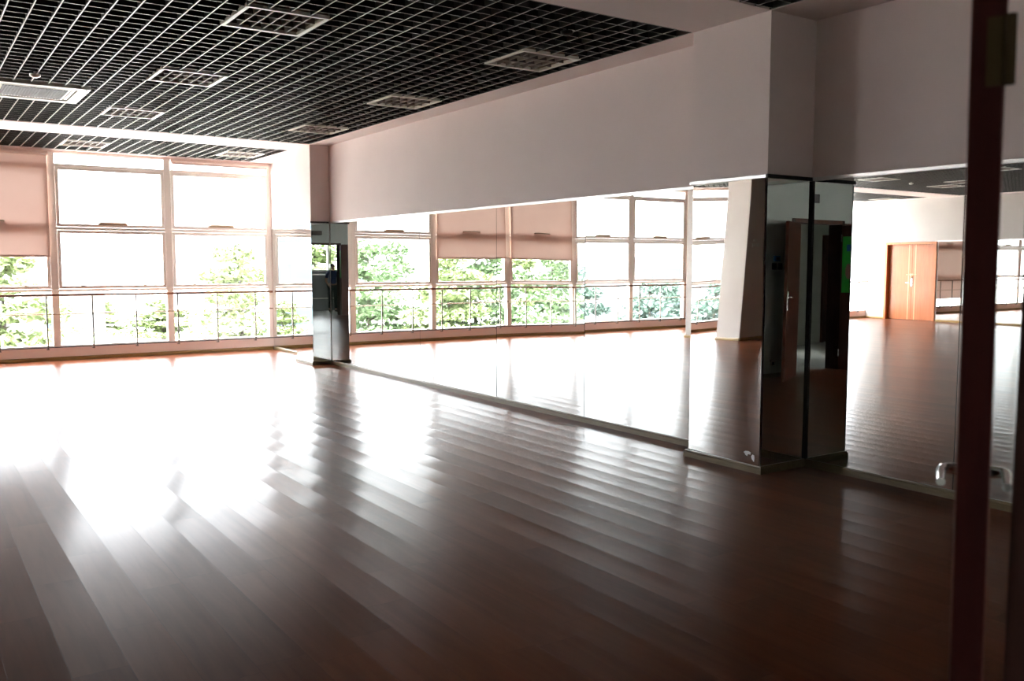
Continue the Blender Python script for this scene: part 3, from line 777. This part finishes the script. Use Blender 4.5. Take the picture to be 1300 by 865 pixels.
def leaf_cloud(name, seed, layers, rad, zt, zb, mt, n=2600, size=.17):
    """terraced crown: flat leafy tiers around the trunk"""
    rnd = random.Random(seed); m = MB(); vs = []; fs = []
    blobs = []
    for L_ in range(layers):
        t = (L_ + .5) / layers; z = zb + (zt - zb) * t
        rr = rad * (1.0 - .62 * t ** 1.6)
        for j in range(max(3, int(7 * (1 - t) + 3))):
            a = rnd.random() * 6.283; d = rr * (.25 + .6 * rnd.random())
            blobs.append((math.cos(a) * d, math.sin(a) * d, z + rnd.uniform(-.15, .15), rr * rnd.uniform(.28, .5), (zt - zb) / layers * rnd.uniform(.3, .55)))
        blobs.append((0, 0, z, rr * .4, (zt - zb) / layers * .5))
    for i in range(n):
        bx, by, bz, br, bh = rnd.choice(blobs)
        a = rnd.random() * 6.283; q = math.sqrt(rnd.random()); u = rnd.uniform(-1, 1)
        p = Vector((bx + math.cos(a) * q * br, by + math.sin(a) * q * br, bz + u * bh * (1 - q * q * .7)))
        nrm = Vector((rnd.gauss(0, .6), rnd.gauss(0, .6), 1)).normalized()
        t1 = nrm.cross(Vector((rnd.random() - .5, rnd.random() - .5, .1))).normalized(); t2 = nrm.cross(t1); s = size * rnd.uniform(.6, 1.3)
        o_ = len(vs)
        vs += [p + t1 * s, p + t2 * s * .5, p - t1 * s, p - t2 * s * .5]; fs.append((o_, o_ + 1, o_ + 2, o_ + 3))
    me = bpy.data.meshes.new(name); me.from_pydata([tuple(v) for v in vs], [], fs); me.materials.append(mt); me.update()
    return me, blobs
def trunk_mesh(name, H, zb, zt, blobs, r=.16):
    m = MB(); m.tube([(0, 0, 0), (.05, .02, H * .3), (.0, 0, H * .6), (.03, 0, H * .97)], [r, r * .8, r * .55, r * .15], 8)
    for b in blobs[::2]:
        z0 = max(.5, b[2] - .5)
        m.tube([(0, 0, z0), (b[0] * .6, b[1] * .6, b[2] - .12), (b[0], b[1], b[2])], [r * .3, r * .2, r * .08], 5, cap=False)
    return m
variants = []
for vi, (rad, zt, zb, lay, mtn) in enumerate([(3.0, 8.1, 2.9, 5, 'leaf1'), (3.4, 8.0, 2.6, 5, 'leaf2'), (2.3, 5.6, 2.0, 4, 'leaf1'), (3.2, 7.2, 2.4, 4, 'leaf3')]):
    me, bl = leaf_cloud('foliage', 11 + vi, lay, rad, zt, zb, M[mtn], n=7500, size=.19)
    tm = trunk_mesh('trunk', zt, zb, zt, bl)
    root = empty('tree'); f = bpy.data.objects.new('foliage', me); C.objects.link(f); f.parent = root
    tm.build('trunk', M['bark'], root); variants.append([root, False])
def tree(vi, x, y, s, label, rz=0.0, zs=1.0):
    r, used = variants[vi]
    o = r if not used else copy_tree(r)
    variants[vi][1] = True
    o.location = (x, y, GZ); o.scale = (s, s, s * zs); o.rotation_euler = (0, 0, rz)
    o['label'] = label; o['category'] = 'tree'; o['group'] = 'trees outside the windows'
DT = [
 (0, 43, -7.6, 1.0, 'terraced light green tree filling the window nearest the mirror wall', .3, 1.0),
 (3, 50, -12.5, .95, 'cool green tree at the right edge of the window nearest the mirror wall', 1.0, .85),
 (0, 39, 2.7, .95, 'thin yellow green tree below the left blind', 2.0, 1.0),
 (2, 78, -6.8, 1.3, 'small distant tree low in the middle window', 1.4, .60),
 (2, 70, -10.2, 1.3, 'second small distant tree low in the middle window, further right', .7, .62),
 (2, 57, 2.8, .8, 'low bush like tree beside the small white house', 2.7, .9),
 (3, 60, -17, .9, 'low tree right of the trunk in the window nearest the mirror wall', 2.2, .8),
 (1, 47, 16.5, 1.05, 'dense tree in the mirror just right of the far pillar', .4, 1.0),
 (0, 44, 20.0, 1.0, 'bright tree in the centre of the first mirrored window', 1.9, .98),
 (1, 46, 23.0, 1.05, 'dense tree right of centre in the first mirrored window', 2.9, 1.0),
 (1, 42, 25.5, 1.0, 'dense tree under the left blind in the mirrors', 3.9, .98),
 (3, 45, 29.0, 1.0, 'cool green tree under the right blind in the mirrors', .9, 1.0),
 (3, 40, 31.5, .95, 'cool green tree right of the blinds in the mirrors', 5.0, .92),
 (2, 30, 12.8, 1.0, 'low round tree in front, just right of the far pillar in the mirror', 2.2, .82),
 (2, 29, 16.2, 1.05, 'low round tree in front in the first mirrored window', 4.4, .8),
 (2, 27, 18.6, 1.0, 'low round tree in front below the left blind in the mirrors', .2, .85),
 (3, 42, 36.0, .85, 'cool green tree beyond the mirrored parking place', 1.2, .9),
 (1, 33, 33.5, .8, 'tree low in the mirrored window beside the near pillar', 2.6, .9),
 (0, 55, 33, 1.0, 'far tree rising over the mirrored parking place', 3.3, .95),
 (0, 46, 10.9, .9, 'tree mirrored in front of the office building beside the far pillar', 1.3, .72),
 (1, 60, 24, 1.1, 'far tree behind the first row in the mirrors', 3.6, 1.0),
]
for (vi, x, y, s, lb, rz, zs) in DT: tree(vi, x, y, s, lb, rz, zs)
# tree behind the corridor window
tree(0, -14, 11.0, 1.0, 'tree outside the corridor window', .5, 1.0)

def building(x0, x1, y0, y1, h, floors, wallm, glm, label, band=True, cols=6):
    t = empty('building', ((x0 + x1) / 2, (y0 + y1) / 2, GZ), label=label, cat='building')
    w2, d2 = (x1 - x0) / 2, (y1 - y0) / 2
    MB().box(-w2, w2, -d2, d2, 0, h).build('wall', wallm, t)
    fh = h / floors
    for k in range(floors):
        z0 = k * fh + fh * .3; z1 = k * fh + fh * .78
        if band:
            MB().box(-w2 - .06, -w2 + .02, -d2 * .92, d2 * .92, z0, z1).build('window_band', glm, t)
        else:
            for j in range(cols):
                y = -d2 * .85 + (2 * d2 * .85) * (j + .5) / cols; ww = d2 * .85 / cols * .55
                MB().box(-w2 - .06, -w2 + .02, y - ww, y + ww, z0, z1).build('window', glm, t)
    MB().box(-w2 - .2, w2 + .2, -d2 - .2, d2 + .2, h, h + .35).build('parapet', wallm, t)
    return t
building(85, 100, 20.5, 30.5, 12, 3, M['bwhite'], M['bglass'], 'white office building with blue window bands, seen beside the far pillar')
building(150, 165, -44, -34, 26, 7, M['bwhite'], M['bglass'], 'distant pale tower behind the tree in the first window', band=False, cols=5)
building(59.5, 66, -4.4, -.6, 5.2, 1, M['bcream'], M['bdark'], 'small pale house with dark windows low beside the left mullion', band=False, cols=2)
building(130, 140, 50, 56, 22, 7, M['bwhite'], M['bglass'], 'narrow distant tower above the trees in the first mirrored window', band=False, cols=3)
building(75, 90, 62, 82, 7.5, 2, M['bwhite'], M['bdark'], 'low wide grey white building in the mirror beside the near pillar')
# garden wall / fence low beyond
fn = empty('garden_fence', (61, -15.5, GZ), label='low white fence in front of the small distant trees', cat='fence')
MB().box(-.05, .05, 0, 10, 1.0, 1.15).box(-.05, .05, 0, 10, .4, .5).build('rail', M['bwhite'], fn)
for k in range(6): MB().box(-.08, .08, k * 2 - .08, k * 2 + .08, 0, 1.3).build('post', M['bwhite'], fn)
def car(x, y, rz, mt, label, hh=1.45, ln=4.3):
    t = empty('car', (x, y, GZ + .03), label=label, cat='car'); t.rotation_euler = (0, 0, rz)
    pr = [(-ln / 2, .35), (-ln / 2, .85), (-ln * .42, .95), (-ln * .30, hh), (ln * .12, hh), (ln * .28, .95), (ln * .48, .82), (ln / 2, .6), (ln / 2, .35)]
    n = len(pr); vs = [(x_, -.85, z_) for x_, z_ in pr] + [(x_, .85, z_) for x_, z_ in pr]
    MB().add(vs, [tuple(range(n)), tuple(range(2 * n - 1, n - 1, -1))] + [(i, (i + 1) % n, n + (i + 1) % n, n + i) for i in range(n)]).build('body', mt, t)
    for s in (-1, 1):
        MB().box(-ln * .27, ln * .14, s * .86 - .01, s * .86 + .01, .98, hh - .08).build('side_window', M['bdark'], t)
        for xx in (-ln * .3, ln * .3):
            MB().tube([(xx, s * .66, .32), (xx, s * .88, .32)], .32, 14).build('wheel', M['rubber'], t)
car(31, 24.5, 1.2, M['carpaint_w'], 'white car parked outside, low in the mirrored window')
car(33.5, 22.2, 1.2, M['carpaint_b'], 'blue grey van parked outside, low in the mirrored window', 2.0, 4.8)

# ------------------------------------------------------------------ light
wd = bpy.data.worlds.new('World'); sc.world = wd; wd.use_nodes = True
bg = wd.node_tree.nodes['Background']; bg.inputs[0].default_value = (.94, .955, 1.0, 1); bg.inputs[1].default_value = 6.0
wn_ = wd.node_tree.nodes; wl_ = wd.node_tree.links
tc_ = wn_.new('ShaderNodeTexCoord'); sx_ = wn_.new('ShaderNodeSeparateXYZ'); mr_ = wn_.new('ShaderNodeMapRange')
mr_.inputs['From Min'].default_value = .12; mr_.inputs['From Max'].default_value = .8; mr_.inputs['To Min'].default_value = 5.6; mr_.inputs['To Max'].default_value = 15.0
wl_.new(tc_.outputs['Generated'], sx_.inputs[0]); wl_.new(sx_.outputs['Z'], mr_.inputs['Value']); wl_.new(mr_.outputs[0], bg.inputs[1])
su = bpy.data.lights.new('sun', 'SUN'); su.energy = 4.0; su.angle = R(4); su.color = (1, .95, .86)
s = bpy.data.objects.new('sun', su); C.objects.link(s)
s.rotation_euler = Vector((-.08, .62, -1)).to_track_quat('-Z', 'Y').to_euler()
s.location = (0, -20, 30)

# ------------------------------------------------------------------ camera
yaw, pitch, roll, fpx = .5952, .0841, .0007, 1146.51
cy_, sy_ = math.cos(yaw), math.sin(yaw)
f_ = Vector((cy_ * math.cos(pitch), -sy_ * math.cos(pitch), -math.sin(pitch)))
r_ = Vector((-sy_, -cy_, 0)); u_ = r_.cross(f_)
r2 = r_ * math.cos(roll) + u_ * math.sin(roll); u2 = u_ * math.cos(roll) - r_ * math.sin(roll)
cam = bpy.data.cameras.new('camera'); co = bpy.data.objects.new('camera', cam); C.objects.link(co)
mw_ = Matrix(((r2.x, u2.x, -f_.x, 0), (r2.y, u2.y, -f_.y, 5.912), (r2.z, u2.z, -f_.z, 1.6), (0, 0, 0, 1)))
co.matrix_world = mw_
cam.sensor_width = 36; cam.lens = fpx / 1300 * 36; cam.clip_start = .05; cam.clip_end = 1000
cam.dof.use_dof = True; cam.dof.focus_distance = 8.5; cam.dof.aperture_fstop = 4.5
sc.camera = co

vs_ = sc.view_settings; vs_.view_transform = 'Standard'; vs_.look = 'None'; vs_.gamma = 1; vs_.exposure = 1.62; vs_.use_curve_mapping = False
cyc = sc.cycles
cyc.use_denoising = True; cyc.denoising_prefilter = 'ACCURATE'; cyc.max_bounces = 14; cyc.diffuse_bounces = 5; cyc.glossy_bounces = 9; cyc.transparent_max_bounces = 24
cyc.transmission_bounces = 6; cyc.sample_clamp_indirect = 12; cyc.blur_glossy = .5
